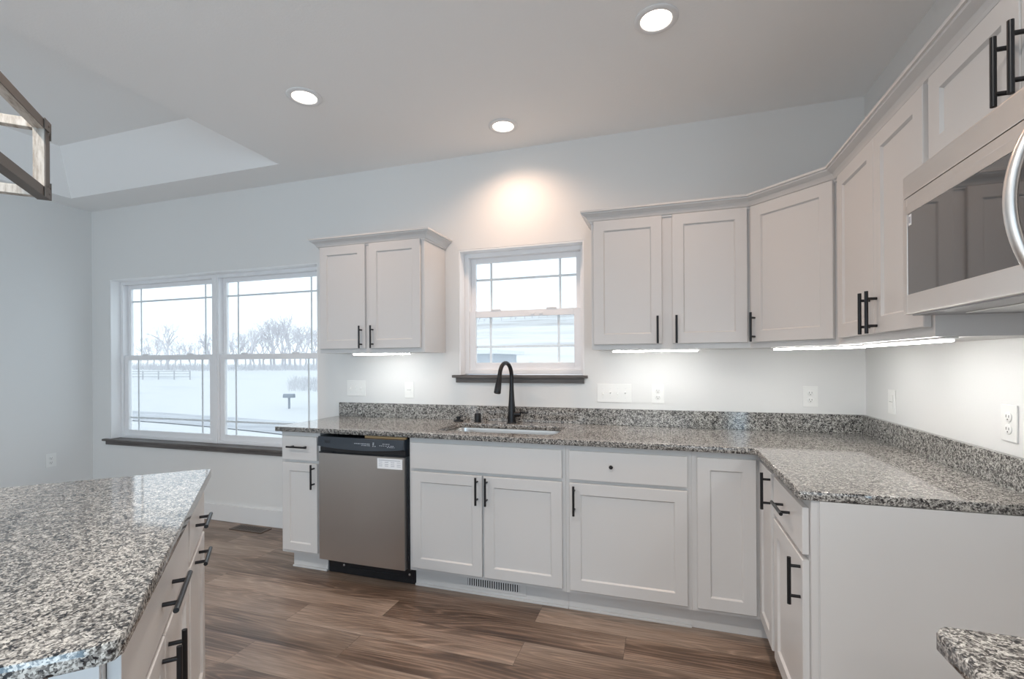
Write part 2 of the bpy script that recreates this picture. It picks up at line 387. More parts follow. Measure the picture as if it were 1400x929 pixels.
# ------------------------------------------------------------------ windows
def bar_ring(b, x0, x1, z0, z1, w, y0, y1, wb=None, bev=0.003):
    wb = w if wb is None else wb
    b.box(x0, x0+w, y0, y1, z0, z1, bev); b.box(x1-w, x1, y0, y1, z0, z1, bev)
    b.box(x0+w, x1-w, y0, y1, z1-w, z1, bev); b.box(x0+w, x1-w, y0, y1, z0, z0+wb, bev)
def unit(root, x0, x1, z0, z1, zm):
    f = MB(); bar_ring(f, x0, x1, z0, z1, 0.034, 0.085, 0.165, 0.03); f.build('window_frame', vinyl, root)
    a0, a1 = x0+0.034, x1-0.034
    u = MB(); bar_ring(u, a0, a1, zm-0.018, z1-0.034, 0.036, 0.132, 0.158, 0.036); us = u.build('upper_sash', vinyl, root)
    l = MB(); bar_ring(l, a0, a1, z0+0.03, zm+0.022, 0.046, 0.100, 0.128, 0.05)
    l.box((a0*3+a1)/4-0.035, (a0*3+a1)/4+0.035, 0.096, 0.118, zm+0.022, zm+0.033, 0.003); l.box((a0+a1*3)/4-0.035, (a0+a1*3)/4+0.035, 0.096, 0.118, zm+0.022, zm+0.033, 0.003)
    ls = l.build('lower_sash', vinyl, root)
    gx0, gx1 = a0+0.036, a1-0.036; gz0, gz1 = zm+0.018, z1-0.07
    MB().box(gx0, gx1, 0.144, 0.148, gz0, gz1).build('upper_glass', pane, us)
    q = MB(); q.box(gx0+0.105, gx0+0.121, 0.1495, 0.154, gz0, gz1); q.box(gx1-0.121, gx1-0.105, 0.1495, 0.154, gz0, gz1); q.box(gx0, gx1, 0.1492, 0.1543, gz1-0.125, gz1-0.109)
    q.build('grille', vinyl, us)
    hx0, hx1 = a0+0.046, a1-0.046; hz0, hz1 = z0+0.08, zm-0.024
    MB().box(hx0, hx1, 0.113, 0.117, hz0, hz1).build('lower_glass', pane, ls)
    q = MB(); q.box(hx0+0.100, hx0+0.116, 0.1185, 0.123, hz0, hz1); q.box(hx1-0.116, hx1-0.100, 0.1185, 0.123, hz0, hz1); q.box(hx0, hx1, 0.1182, 0.1233, hz0+0.105, hz0+0.121)
    q.build('grille', vinyl, ls)
    MB().box(a0+0.01, a1-0.01, 0.1605, 0.1615, z0+0.035, zm).build('insect_screen', screen, root)
def liner(root, wn):
    x0, x1, z0, z1 = wn; b = MB(); z0 += 0.013
    b.box(x0+0.0005, x0+0.009, 0.0015, 0.0845, z0, z1-0.0005, 0.001); b.box(x1-0.009, x1-0.0005, 0.0015, 0.0845, z0, z1-0.0005, 0.001); b.box(x0+0.009, x1-0.009, 0.0015, 0.0845, z1-0.009, z1-0.0005, 0.001)
    b.build('jamb_liner', trimb, root)
r1 = struct(empty('window_1'))
liner(r1, WIN1)
xm = -4.742
unit(r1, WIN1[0]+0.004, xm-0.004, WIN1[2]+0.006, WIN1[3]-0.004, 1.372)
unit(r1, xm+0.004, WIN1[1]-0.004, WIN1[2]+0.006, WIN1[3]-0.004, 1.372)
MB().box(xm-0.022, xm+0.022, 0.078, 0.09, WIN1[2]+0.006, WIN1[3]-0.004, 0.003).build('mullion', vinyl, r1)
r2 = struct(empty('window_2'))
liner(r2, WIN2)
unit(r2, WIN2[0]+0.004, WIN2[1]-0.004, WIN2[2]+0.016, WIN2[3]-0.004, 1.652)
lkm = MB()
for xx in (-1.90, -1.84): lkm.box(xx-0.012, xx+0.012, 0.09, 0.10, 1.640, 1.652, 0.002)
lkm.build('sash_lock', vinyl, r2)
def stool(name, x0, x1, zt, wi, d=0.035):
    b = MB(); b.box(x0, x1, -d, 0.0, zt-0.018, zt, 0.003); b.box(wi[0], wi[1], 0.0, 0.084, zt-0.018, zt, 0.001)
    b.box(x0+0.022, x1-0.022, -0.016, 0.0, zt-0.052, zt-0.018, 0.002)
    struct(b.build(name, sillm))
stool('trim_1', -5.985, -3.535, WIN1[2]+0.012, (WIN1[0]+0.001, WIN1[1]-0.001))
stool('trim_2', -2.447, -1.508, WIN2[2]+0.012, (WIN2[0]+0.001, WIN2[1]-0.001))

# ------------------------------------------------------------------ cabinets
DT = 0.02     # door thickness
def shaker(x0, x1, z0, z1, st=0.057, yf=-DT):
    """one shaker door: frame, chamfered recess, flat panel; front at y = yf, back at y = yf + DT"""
    b = MB(); bm = b.bm; yb = yf+DT-0.001; e = 0.0022
    def loop(i, y): return [bm.verts.new((x0+i, y, z0+i)), bm.verts.new((x1-i, y, z0+i)), bm.verts.new((x1-i, y, z1-i)), bm.verts.new((x0+i, y, z1-i))]
    L = [loop(0, yb), loop(0, yf+e), loop(e, yf), loop(st, yf), loop(st+0.006, yf+0.0085)]
    for a, c_ in zip(L, L[1:]):
        for k in range(4): bm.faces.new((a[k], a[(k+1) % 4], c_[(k+1) % 4], c_[k]))
    bm.faces.new(L[-1]); bm.faces.new(L[0][::-1])
    return b
def slab(x0, x1, z0, z1, yf=-DT):
    b = MB(); b.box(x0, x1, yf, yf+DT-0.001, z0, z1, 0.0025); return b
def handle(parent, x, z, vertical=True, L=0.150, cc=0.096, off=0.032, yf=-DT, r=0.006):
    b = MB(); y = yf-off
    if vertical:
        b.tube([(x, y, z-L/2), (x, y, z+L/2)], r, 16)
        for s in (-1, 1): b.tube([(x, y, z+s*cc/2), (x, yf-0.0003, z+s*cc/2)], 0.005, 12)
    else:
        b.tube([(x-L/2, y, z), (x+L/2, y, z)], r, 16)
        for s in (-1, 1): b.tube([(x+s*cc/2, y, z), (x+s*cc/2, yf-0.0003, z)], 0.005, 12)
    h = b.build('handle', blackm, parent, smooth=True); h['label'] = 'matte black bar pull'; return h
def base_carcass(root, w, depth=0.605, toe=True, zt=0.8835, left_over=0.0):
    b = MB()
    b.box(0, 0.018, 0.0195, depth, 0.115, zt); b.box(w-0.018, w, 0.0195, depth, 0.115, zt)
    b.box(0.018, w-0.018, 0.0195, depth, 0.115, 0.133); b.box(0.018, w-0.018, depth-0.012, depth, 0.133, zt)
    b.box(0, w, 0.0, 0.019, 0.115, zt)
    o = b.build('carcass', cabm, root)
    if toe:
        k = MB(); k.box(left_over, w, 0.065, 0.083, 0.0, 0.1148); k.box(left_over, w, 0.052, 0.0648, 0.0, 0.012, 0.004)
        if left_over: k.box(left_over, left_over+0.018, 0.083, depth, 0.0, 0.1148)
        k.build('toe_kick', cabm, root)
    return o
YF = -0.61
def base(name, x, w, label, group=None, toe=True, lo=0.0):
    root = empty(name, (x, YF, 0), 0, label, 'cabinet', group)
    base_carcass(root, w, toe=toe, left_over=lo)
    return root
DZ0, DZ1, RZ0, RZ1 = 0.137, 0.690, 0.708, 0.855
# narrow cabinet at the window end
x = -3.366; n1 = base('base_cabinet', x, 0.294, 'narrow white base cabinet between the big window and the dishwasher', lo=0.03)
dr = slab(-3.343-x, -3.083-x, RZ0, RZ1).build('drawer_front', cabm, n1); handle(dr, -3.211-x, 0.793, False)
dd = shaker(-3.343-x, -3.083-x, DZ0, DZ1, 0.05).build('door', cabm, n1); handle(dd, -3.102-x, 0.615)
# sink cabinet
x = -2.446; n2 = base('sink_cabinet', x, 0.914, 'wide white double door base cabinet under the sink')
slab(-2.427-x, -1.549-x, RZ0, RZ1).build('false_drawer_front', cabm, n2)
dd = shaker(-2.427-x, -1.994-x, DZ0, DZ1).build('door', cabm, n2); handle(dd, -2.018-x, 0.612)
dd = shaker(-1.982-x, -1.549-x, DZ0, DZ1).build('door', cabm, n2); handle(dd, -1.962-x, 0.612)
# single door cabinet right of the sink
x = -1.531; n3 = base('base_cabinet', x, 0.613, 'white base cabinet with one wide door between the sink cabinet and the corner')
dr = slab(-1.510-x, -0.938-x, RZ0, RZ1).build('drawer_front', cabm, n3)
kn = MB(); kn.lathe([(0.004, -DT-0.0003), (0.004, -DT-0.010), (0.009, -DT-0.014), (0.010, -DT-0.019), (0.006, -DT-0.023)][::-1], (-1.296-x, 0, 0.786), 16, 'y'); k_ = kn.build('knob', blackm, dr, True); k_['label'] = 'small black knob on the drawer front'
dd = shaker(-1.510-x, -0.938-x, DZ0, DZ1).build('door', cabm, n3); handle(dd, -1.483-x, 0.605)
# L-shaped corner cabinet with a folding pair of doors
cr = empty('corner_cabinet', (-0.645, YF, 0), 0, 'white corner base cabinet with two tall door leaves meeting at the inside corner', 'cabinet')
def wp(px, py): return (px+0.645, py-YF)
b = MB(); b.prism([wp(*p) for p in ((-0.9175, -0.61), (-0.61, -0.61), (-0.61, -0.9185), (-0.003, -0.9185), (-0.003, -0.003), (-0.9175, -0.003))], 0.115, 0.8835); b.build('carcass', cabm, cr)
b = MB(); b.prism([wp(*p) for p in ((-0.9175, -0.545), (-0.545, -0.545), (-0.545, -0.9185), (-0.527, -0.9185), (-0.527, -0.527), (-0.9175, -0.527))], 0.0, 0.1148); b.build('toe_kick', cabm, cr)
shaker(-0.895+0.645, -0.640+0.645, DZ0, RZ1).build('door', cabm, cr)
d2 = shaker(0.022, 0.284, DZ0, RZ1, 0.05).build('door', cabm, cr)
RZ = -PI/2
d2.rotation_euler = (0, 0, RZ); d2.location = (0.035, 0.0-0.0, 0)   # world face x=-0.63, running from y=-0.632 to -0.894
handle(d2, 0.272, 0.78)
# cabinet on the right-hand run, next to the range gap
n5 = empty('base_cabinet', (-0.61, -0.9195, 0), RZ, 'white base cabinet with drawer over door beside the empty range gap', 'cabinet')
base_carcass(n5, 0.4575, 0.600)
dr = slab(0.022, 0.440, RZ0, RZ1).build('drawer_front', cabm, n5); handle(dr, 0.232, 0.79, False)
dd = shaker(0.022, 0.440, DZ0, DZ1).build('door', cabm, n5); handle(dd, 0.415, 0.612)
MB().box(0.458, 0.4635, 0.022, 0.600, 0.0, 0.8835).build('end_panel', cabm, n5)
# cabinet past the range gap
n6 = empty('base_cabinet', (-0.61, -2.180, 0), RZ, 'white base cabinet under the short granite top at the photo\'s lower right corner', 'cabinet')
base_carcass(n6, 0.60, 0.600)
dr = slab(0.022, 0.578, RZ0, RZ1).build('drawer_front', cabm, n6); handle(dr, 0.30, 0.79, False)
dd = shaker(0.022, 0.578, DZ0, DZ1).build('door', cabm, n6); handle(dd, 0.55, 0.612)

# ------------------------------------------------------------------ worktops
SINK = rrect(-2.335, -1.612, -0.520, -0.160, 0.075)
ct = empty('countertop', (-2.0, -0.35, 0.884), 0, 'long L-shaped speckled grey granite worktop with the sink cutout', 'countertop')
def loc(pts): return [(p[0]+2.0, p[1]+0.35) for p in pts]
plate('top', [loc([(-3.388, -0.002), (-3.388, -0.645), (-0.675, -0.645), (-0.655, -0.653), (-0.645, -0.675), (-0.645, -1.378), (-0.639, -1.384), (-0.002, -1.384), (-0.002, -0.002)]), loc(SINK)], 0.0005, 0.030, gran, ct, 0.003)
MB().box(-3.388+2, -0.024+2, -0.024+0.35, -0.003+0.35, 0.0303, 0.131, 0.0015).build('backsplash', gran, ct)
MB().box(-0.0235+2, -0.003+2, -1.384+0.35, -0.003+0.35, 0.0303, 0.131, 0.0015).build('backsplash', gran, ct)
c2 = empty('countertop', (-0.32, -2.48, 0.884), 0, 'short granite worktop piece beyond the range gap, lowest at the right edge', 'countertop')
plate('top', [[(-0.325, 0.300), (-0.333, 0.309-0.02), (-0.333, -0.31), (0.318, -0.31), (0.318, 0.309), (-0.315, 0.309)]], 0.0005, 0.030, gran, c2, 0.003)
MB().box(0.297, 0.317, -0.31, 0.309, 0.0303, 0.131, 0.0015).build('backsplash', gran, c2)

# sink, faucet and the two small fittings
sk = empty('sink', (-1.9735, -0.34, 0.66), 0, 'stainless undermount sink bowl set in the granite worktop', 'sink')
b = MB(); bm = b.bm
prev = None
for (ins, z, r) in ((-0.022, 0.2235, 0.085), (0.004, 0.2235, 0.075), (0.006, 0.215, 0.073), (0.014, 0.04, 0.07), (0.03, 0.012, 0.06), (0.06, 0.004, 0.05), (0.30, 0.0, 0.02)):
    iy = min(ins, 0.15)
    lp = [bm.verts.new((x_, y_, z)) for x_, y_ in rrect(-0.3615+ins, 0.3615-ins, -0.18+iy, 0.18-iy, min(r, 0.18-iy-0.001))]
    if prev:
        for k in range(len(lp)): bm.faces.new((prev[k], prev[(k+1) % len(lp)], lp[(k+1) % len(lp)], lp[k]))
    prev = lp
bm.faces.new(prev); b.build('bowl', sinksteel, sk, True, 50)
b = MB(); b.lathe([(0.0, 0.006), (0.042, 0.006), (0.045, 0.003), (0.045, 0.0)], (0, 0, 0.001), 24); b.build('drain', sinksteel, sk, True)
fa = empty('faucet', (-1.99, -0.10, 0.9145), 0, 'tall matte black gooseneck faucet behind the sink', 'faucet')
path = [(0, 0, 0.0), (0, 0, 0.012), (0, 0, 0.04), (0, 0, 0.10), (0, 0, 0.16), (0, 0, 0.22), (0, 0, 0.27), (0, 0, 0.305)]
rad = [0.028, 0.0275, 0.0262, 0.0225, 0.018, 0.0148, 0.0135, 0.0132]
R_ = 0.088
for k in range(1, 15):
    a = math.radians(168*k/14); path.append((-0.020*(1-math.cos(a))*0.5, -(R_-R_*math.cos(a)), 0.305+R_*math.sin(a))); rad.append(0.0130)
b = MB(); b.tube(path, rad, 20); b.lathe([(0.031, 0), (0.031, 0.005), (0.028, 0.009)], (0, 0, 0), 28); b.build('body', blackm, fa, True)
e_ = Vector(path[-1]); d_ = (Vector(path[-1])-Vector(path[-2])).normalized()
b = MB(); b.tube([e_-d_*0.002, e_+d_*0.012, e_+d_*0.03, e_+d_*0.09, e_+d_*0.118, e_+d_*0.122], [0.0135, 0.0145, 0.0165, 0.0205, 0.0215, 0.019], 20); b.build('spray_head', blackm, fa, True)
b = MB(); b.tube([(0.012, 0, 0.058), (0.052, 0, 0.060), (0.060, 0, 0.060)], [0.0165, 0.0165, 0.013], 18); b.tube([(0.054, 0, 0.066), (0.072, -0.012, 0.074), (0.115, -0.035, 0.072)], [0.006, 0.0065, 0.005], 12); b.build('lever', blackm, fa, True)
b = MB(); b.lathe([(0.034, 0.0), (0.033, 0.006), (0.024, 0.011), (0.013, 0.014), (0.012, 0.020), (0.017, 0.022), (0.017, 0.030), (0.012, 0.033)], (-2.368, -0.10, 0.9145), 28); tag(b.build('disposal_button', blackm, None, True), 'low round black button fitting farthest left behind the sink', 'button')
b = MB(); b.lathe([(0.024, 0.0), (0.024, 0.004), (0.0215, 0.006), (0.0215, 0.054), (0.019, 0.058)], (-2.228, -0.10, 0.9145), 28); tag(b.build('air_gap', blackm, None, True), 'small upright black cylinder between the button and the faucet', 'air gap')

# ------------------------------------------------------------------ dishwasher
dw = empty('dishwasher', (-2.756, -0.61, 0), 0, 'stainless dishwasher with black control strip under the worktop', 'dishwasher')
MB().box(-0.309, 0.309, 0.0, 0.58, 0.105, 0.868).build('tub', blackp, dw)
b = MB(); bm = b.bm
def arc_face(z0, z1, bow, x0=-0.298, x1=0.292, n=16, y=-0.034, yb=-0.001):
    top, bot = [], []
    for k in range(n+1):
        s = k/n; xx = x0+(x1-x0)*s; yy = y-bow*(1-(2*s-1)**2)
        bot.append((xx, yy, z0)); top.append((xx, yy, z1))
    vb = [bm.verts.new(p) for p in bot]; vt = [bm.verts.new(p) for p in top]
    wb = [bm.verts.new((p[0], yb, p[2])) for p in bot]; wt = [bm.verts.new((p[0], yb, p[2])) for p in top]
    for k in range(n):
        bm.faces.new((vb[k], vb[k+1], vt[k+1], vt[k])); bm.faces.new((vt[k], vt[k+1], wt[k+1], wt[k])); bm.faces.new((vb[k+1], vb[k], wb[k], wb[k+1]))
    bm.faces.new((vb[0], vt[0], wt[0], wb[0])); bm.faces.new((vb[n], wb[n], wt[n], vt[n])); bm.faces.new(wb+wt[::-1])
arc_face(0.118, 0.766, 0.004); b.build('door', steelz, dw, True, 30)
b = MB(); bm = b.bm
xs = [-0.298+0.59*k/16 for k in range(17)]
vt = [bm.verts.new((xx, -0.040-0.008*(1-((xx+0.003)/0.295)**2), 0.868)) for xx in xs]
vb = [bm.verts.new((xx, -0.046-0.012*(1-((xx+0.003)/0.295)**2), 0.812-0.014*(1-((xx+0.003)/0.295)**2))) for xx in xs]
wt = [bm.verts.new((xx, -0.001, 0.868)) for xx in xs]; wb = [bm.verts.new((xx, -0.001, 0.800)) for xx in xs]
for k in range(16):
    for q in ((vb, vt), (vt, wt), (wb, vb)): bm.faces.new((q[0][k], q[0][k+1], q[1][k+1], q[1][k]))
bm.faces.new([vb[0], vt[0], wt[0], wb[0]]); bm.faces.new([vb[16], wb[16], wt[16], vt[16]])
cp = b.build('control_panel', navyp, dw, True, 40)
def panel_y(xx, z):
    s = 1-((xx+0.003)/0.295)**2; tt = (0.868-z)/(0.056+0.014*s); return -0.040-0.008*s-(0.006+0.004*s)*tt-0.0006
b = MB()
for z in (0.845, 0.836): 
    xx = -0.245; b.box(xx, xx+0.040, panel_y(xx+0.02, z)-0.0008, panel_y(xx+0.02, z)+0.002, z-0.0018, z+0.0018)
b.build('emblem', logom, cp)
rr = random.Random(3)
for nm, rows_ in (('cycle_lettering', ((0.838, -0.03, 0.075, 0.0016), (0.829, 0.02, 0.08, 0.0011))), ('status_display', ((0.845, 0.095, 0.110, 0.0022), (0.836, 0.095, 0.110, 0.0022), (0.827, 0.095, 0.110, 0.0018))), ('option_lettering', ((0.842, 0.16, 0.205, 0.0012), (0.832, 0.14, 0.235, 0.0012), (0.824, 0.19, 0.235, 0.0010)))):
    b = MB()
    for z, x0, x1, hh in rows_:
        xx = x0
        while xx < x1:
            wd = rr.uniform(0.004, 0.010); b.box(xx, xx+wd, panel_y(xx, z)-0.0004, panel_y(xx, z)+0.001, z-hh, z+hh); xx += wd+rr.uniform(0.003, 0.008)
    b.build(nm, markm, cp)
b = MB(); b.box(-0.298, 0.292, -0.020, -0.001, 0.7665, 0.802); b.box(-0.298, -0.20, -0.036, -0.021, 0.7665, 0.7745, 0.003); b.box(0.16, 0.292, -0.036, -0.021, 0.7665, 0.7745, 0.003); b.box(-0.20, 0.16, -0.037, -0.021, 0.7665, 0.7705, 0.002); b.build('handle_recess', blackp, dw)
b = MB(); b.box(0.118, 0.283, -0.0405, -0.036, 0.698, 0.757); st = b.build('sticker', stickm, dw)
b = MB()
for i in range(4):
    for z in (0.736, 0.724, 0.714): b.box(0.128+i*0.04, 0.128+i*0.04+0.024, -0.0409, -0.0403, z-0.0012, z+0.0012)
b.box(0.128, 0.27, -0.0409, -0.0403, 0.7455, 0.7485)
b.build('sticker_print', inkm, st)
b = MB(); b.box(-0.302, 0.306, 0.058, 0.075, 0.003, 0.1045, 0.002); b.box(-0.15, 0.20, 0.053, 0.058, 0.035, 0.047, 0.002); kp = b.build('kick_plate', blackp, dw)
for i, xx in enumerate((-0.19, 0.27)):
    b = MB(); b.lathe([(0.0, 0.054), (0.006, 0.055), (0.007, 0.058)], (xx, 0, 0.055), 12, 'y'); b.build('screw', screwm, kp, True)
MB().box(0.02, 0.295, -0.020, -0.002, 0.8695, 0.8815).build('wood_strip', tanwood, dw)

# grille in the toe kick and register in the floor
vg = empty('toe_kick_vent', (-1.962, -0.5455, 0.065), 0, 'slotted white vent grille in the toe kick below the sink cabinet', 'vent')
b = MB(); b.box(-0.215, 0.195, -0.003, 0.0, -0.036, 0.034, 0.001); b.build('frame', cabm, vg)
b = MB(); b.box(-0.152, 0.156, -0.0036, -0.0031, -0.020, 0.021); b.build('opening', slotm, vg)
b = MB()
for i in range(23): xx = -0.148+i*0.0135; b.box(xx, xx+0.0058, -0.006, -0.0037, -0.020, 0.021)
b.build('slats', trimw, vg)
fr_ = empty('floor_register', (-4.17, -0.10, 0.0), 0, 'brown slotted floor register by the baseboard under the big window', 'vent')
b = MB(); b.box(-0.16, 0.16, -0.055, 0.055, 0.0, 0.005, 0.002); b.build('frame', vent_brown, fr_)
b = MB()
for i in range(12): xx = -0.125+i*0.022; b.box(xx, xx+0.009, -0.035, 0.035, 0.0052, 0.0058)
b.build('slots', slotm, fr_)

# ------------------------------------------------------------------ wall cabinets
UZ0, UZ1, UD0, UD1 = 1.380, 2.135, 1.409, 2.110
CROWN = [(0.0, 2.104), (0.006, 2.104), (0.008, 2.112), (0.014, 2.116), (0.018, 2.124), (0.026, 2.136), (0.040, 2.146), (0.046, 2.150), (0.048, 2.156), (0.054, 2.158), (0.054, 2.168), (0.0, 2.168)]
def upper_box(root, w, d=0.302, z0=UZ0, z1=UZ1):
    b = MB(); b.box(0, w, 0, d, z0, z1); return b.build('carcass', cabm, root)
UF = -0.305
x = -3.320; u1 = empty('upper_cabinet', (x, UF, 0), 0, 'white two door wall cabinet hung between the two windows', 'cabinet')
upper_box(u1, 0.812)
dd = shaker(-3.308-x, -2.945-x, UD0, UD1).build('door', cabm, u1); handle(dd, -2.970-x, 1.485)
dd = shaker(-2.912-x, -2.531-x, UD0, UD1).build('door', cabm, u1); handle(dd, -2.870-x-0.012, 1.485)
b = MB(); b.sweep([(0.0-0.0005, 0.302), (-0.0005, -0.0005), (0.8125, -0.0005), (0.8125, 0.302)], CROWN); 
u1c = b.build('crown_molding', cabm, u1)
x = -1.437; u2 = empty('upper_cabinet', (x, UF, 0), 0, 'white two door wall cabinet just right of the sink window', 'cabinet')
upper_box(u2, 0.826)
dd = shaker(-1.423-x, -1.050-x, UD0, UD1).build('door', cabm, u2); handle(dd, -1.074-x, 1.485)
dd = shaker(-0.997-x, -0.627-x, UD0, UD1).build('door', cabm, u2); handle(dd, -0.977-x, 1.485)
# diagonal corner cabinet
u3 = empty('corner_upper_cabinet', (-0.61, UF, 0), -PI/4, 'white diagonal single door wall cabinet filling the corner', 'cabinet')
def lp3(px, py):
    v = Matrix.Rotation(PI/4, 2) @ Vector((px+0.61, py-UF)); return (v.x, v.y)
b = MB(); b.prism([lp3(*p) for p in ((-0.6105, -0.305), (-0.305, -0.6105), (-0.003, -0.6105), (-0.003, -0.003), (-0.6105, -0.003))], UZ0, UZ1); b.build('carcass', cabm, u3)
dd = shaker(0.014, 0.418, UD0, UD1).build('door', cabm, u3); handle(dd, 0.037, 1.485)
# right-hand run
u4 = empty('upper_cabinet', (-0.305, -0.6110, 0), RZ, 'white two door wall cabinet between the corner and the microwave', 'cabinet')
upper_box(u4, 0.789)
dd = shaker(0.052, 0.426, UD0, UD1).build('door', cabm, u4); handle(dd, 0.393, 1.483)
dd = shaker(0.429, 0.772, UD0, UD1).build('door', cabm, u4); handle(dd, 0.455, 1.483)
u5 = empty('upper_cabinet', (-0.305, -1.4005, 0), RZ, 'short white two door wall cabinet above the microwave', 'cabinet')
upper_box(u5, 0.764, 0.302, 1.842)
dd = shaker(0.014, 0.380, 1.868, UD1).build('door', cabm, u5); handle(dd, 0.357, 1.935)
dd = shaker(0.384, 0.750, 1.868, UD1).build('door', cabm, u5); handle(dd, 0.412, 1.935)
b = MB(); b.sweep([(-1.4375, -0.003), (-1.4375, -0.3055), (-0.6102, -0.3055), (-0.3055, -0.6102), (-0.3055, -2.1645)], CROWN)
tag(b.build('crown_molding', cabm), 'long white crown moulding along the cabinet tops from sink window to microwave', 'crown moulding', kind='thing')

# under-cabinet light strips
def strip(p0, p1, label):
    p0, p1 = Vector(p0), Vector(p1); d = p1-p0; L = d.length
    r = empty('under_cabinet_light', (*((p0+p1)/2).to_tuple(), UZ0-0.0005), math.atan2(d.y, d.x), label, 'light', 'under-cabinet light bars')
    MB().box(-L/2-0.012, L/2+0.012, -0.017, 0.017, -0.006, 0.0, 0.001).build('housing', plastic, r)
    MB().box(-L/2, L/2, -0.013, 0.013, -0.0135, -0.0062, 0.003).build('lens', stripm, r)
strip((-3.075, -0.262), (-2.648, -0.262), 'glowing light bar under the wall cabinet between the windows')
strip((-1.322, -0.262), (-0.866, -0.262), 'glowing light bar under the wall cabinet right of the sink window')
strip((-0.502, -0.335), (-0.215, -0.622), 'glowing light bar under the diagonal corner wall cabinet')
strip((-0.262, -0.800), (-0.262, -1.375), 'glowing light bar under the wall cabinet beside the microwave')

# ------------------------------------------------------------------ microwave
mw = empty('microwave', (-0.345, -1.404, 1.44), RZ, 'stainless over-the-range microwave with dark glass door and bowed handle', 'microwave')
b = MB(); b.box(0, 0.757, 0.001, 0.342, 0.012, 0.396, 0.002); b.build('body', steelx, mw)
b = MB(); b.box(0, 0.757, -0.036, 0.0, 0.334, 0.396, 0.003); b.build('top_vent_panel', steelx, mw)
b = MB(); bar_ring(b, 0.0, 0.565, 0.004, 0.332, 0.024, -0.036, 0.0, 0.055, 0.002)
b.box(0.02, 0.56, -0.036, 0.0, 0.286, 0.309); d_ = b.build('door', steelx, mw)
MB().box(0.022, 0.543, -0.0345, -0.004, 0.056, 0.289).build('window', glassdark, d_)
b = MB(); b.box(0.030, 0.046, -0.0352, -0.0346, 0.252, 0.282); stt = b.build('sticker', stickm, d_)
b = MB(); b.box(0.0335, 0.0425, -0.0356, -0.0353, 0.258, 0.276); b.build('sticker_print', inkm, stt)
b = MB(); b.box(0.568, 0.757, -0.036, 0.0, 0.004, 0.332, 0.003); cpn = b.build('control_panel', glassdark, mw)
hp = []; hr = []
for k in range(17):
    s = k/16; hp.append((0.528, -0.036-0.043*math.sin(PI*s)**0.75, 0.024+0.290*s)); hr.append(0.0105)
b = MB(); b.tube(hp, hr, 16)
b.build('handle', steelx, d_, True)
b = MB(); b.box(0.012, 0.745, -0.020, 0.335, 0.0, 0.0115, 0.002); un_ = b.build('underside', mat('mw_underside', (0.32, 0.32, 0.33), 0.4, 0.6), mw)
b = MB(); b.box(0.10, 0.36, 0.06, 0.18, -0.003, -0.0002, 0.001); b.box(0.40, 0.66, 0.06, 0.18, -0.003, -0.0002, 0.001); b.build('grease_filter', sinksteel, un_)
b = MB(); b.box(0.30, 0.46, 0.235, 0.285, -0.003, -0.0002, 0.001); b.build('lamp_cover', plastic, un_)

# ------------------------------------------------------------------ switches and sockets
def duplex(root):
    for zc in (-0.0195, 0.0195):
        f = MB(); f.lathe([(0.0165, -0.0052), (0.0165, -0.0072), (0.0155, -0.0078)], (0, 0, zc), 24, 'y'); r = f.build('receptacle', plastic, root, True)
        s = MB(); s.box(-0.0072, -0.0052, -0.0083, -0.0079, zc-0.002, zc+0.007); s.box(0.0052, 0.0072, -0.0083, -0.0079, zc-0.002, zc+0.006); s.lathe([(0.0, -0.0083), (0.0025, -0.0081)], (0, 0, zc-0.008), 10, 'y')
        s.build('slots', slotm, r)
    MB().lathe([(0.0, -0.0064), (0.0028, -0.006), (0.0032, -0.0052)], (0, 0, 0), 12, 'y').build('screw', plastic, root, True)
def wall_plate(name, locn, rz, w, label, cat, kind):
    r = empty(name, locn, rz, label, cat)
    b = MB(); b.box(-w/2, w/2, -0.005, -0.0003, -0.058, 0.058, 0.0022); b.build('cover_plate', plastic, r)
    if kind == 'duplex': duplex(r)
    elif kind == 'decora':
        b = MB(); b.box(-0.0165, 0.0165, -0.0075, -0.0051, -0.033, 0.033, 0.001); q = b.build('rocker', plastic, r)
        b = MB(); b.box(-0.0165, 0.0165, -0.0079, -0.0076, -0.0006, 0.0006); b.build('gap', slotm, q)
    else:
        n = kind
        for i in range(n):
            xx = (i-(n-1)/2)*0.046
            b = MB(); b.box(xx-0.005, xx+0.005, -0.0062, -0.0051, -0.012, 0.012, 0.0004); b.tube([(xx, -0.004, 0.0), (xx, -0.0175, 0.0075*(1 if i % 2 else -1))], [0.0042, 0.0034], 8); b.build('toggle', plastic, r)
            for zc in (-0.03, 0.03):
                MB().lathe([(0.0, -0.0064), (0.0028, -0.006), (0.003, -0.0052)], (xx, 0, zc), 10, 'y').build('screw', screwm, r, True)
    return r
wall_plate('switch_plate', (-3.249, 0, 1.123), 0, 0.162, 'white three toggle switch plate below the cabinet between the windows', 'switch', 3)
wall_plate('switch_plate', (-2.798, 0, 1.115), 0, 0.074, 'white single rocker switch between the three toggle plate and the faucet', 'switch', 'decora')
wall_plate('switch_plate', (-1.343, 0, 1.113), 0, 0.212, 'wide white four toggle switch plate right of the sink window', 'switch', 4)
wall_plate('wall_outlet', (-1.080, 0, 1.112), 0, 0.072, 'white outlet on the back wall beside the four toggle plate', 'outlet', 'duplex')
wall_plate('wall_outlet', (-0.264, 0, 1.110), 0, 0.072, 'white outlet on the back wall close to the room corner', 'outlet', 'duplex')
wall_plate('switch_plate', (0, -0.322, 1.112), RZ, 0.074, 'white single rocker switch on the side wall near the corner', 'switch', 'decora')
wall_plate('wall_outlet', (0, -1.144, 1.113), RZ, 0.074, 'white outlet on the side wall above the worktop end, nearest the microwave', 'outlet', 'duplex')
wall_plate('wall_outlet', (XL, -0.322, 0.475), PI/2, 0.074, 'low white outlet on the blank wall left of the big window', 'outlet', 'duplex')

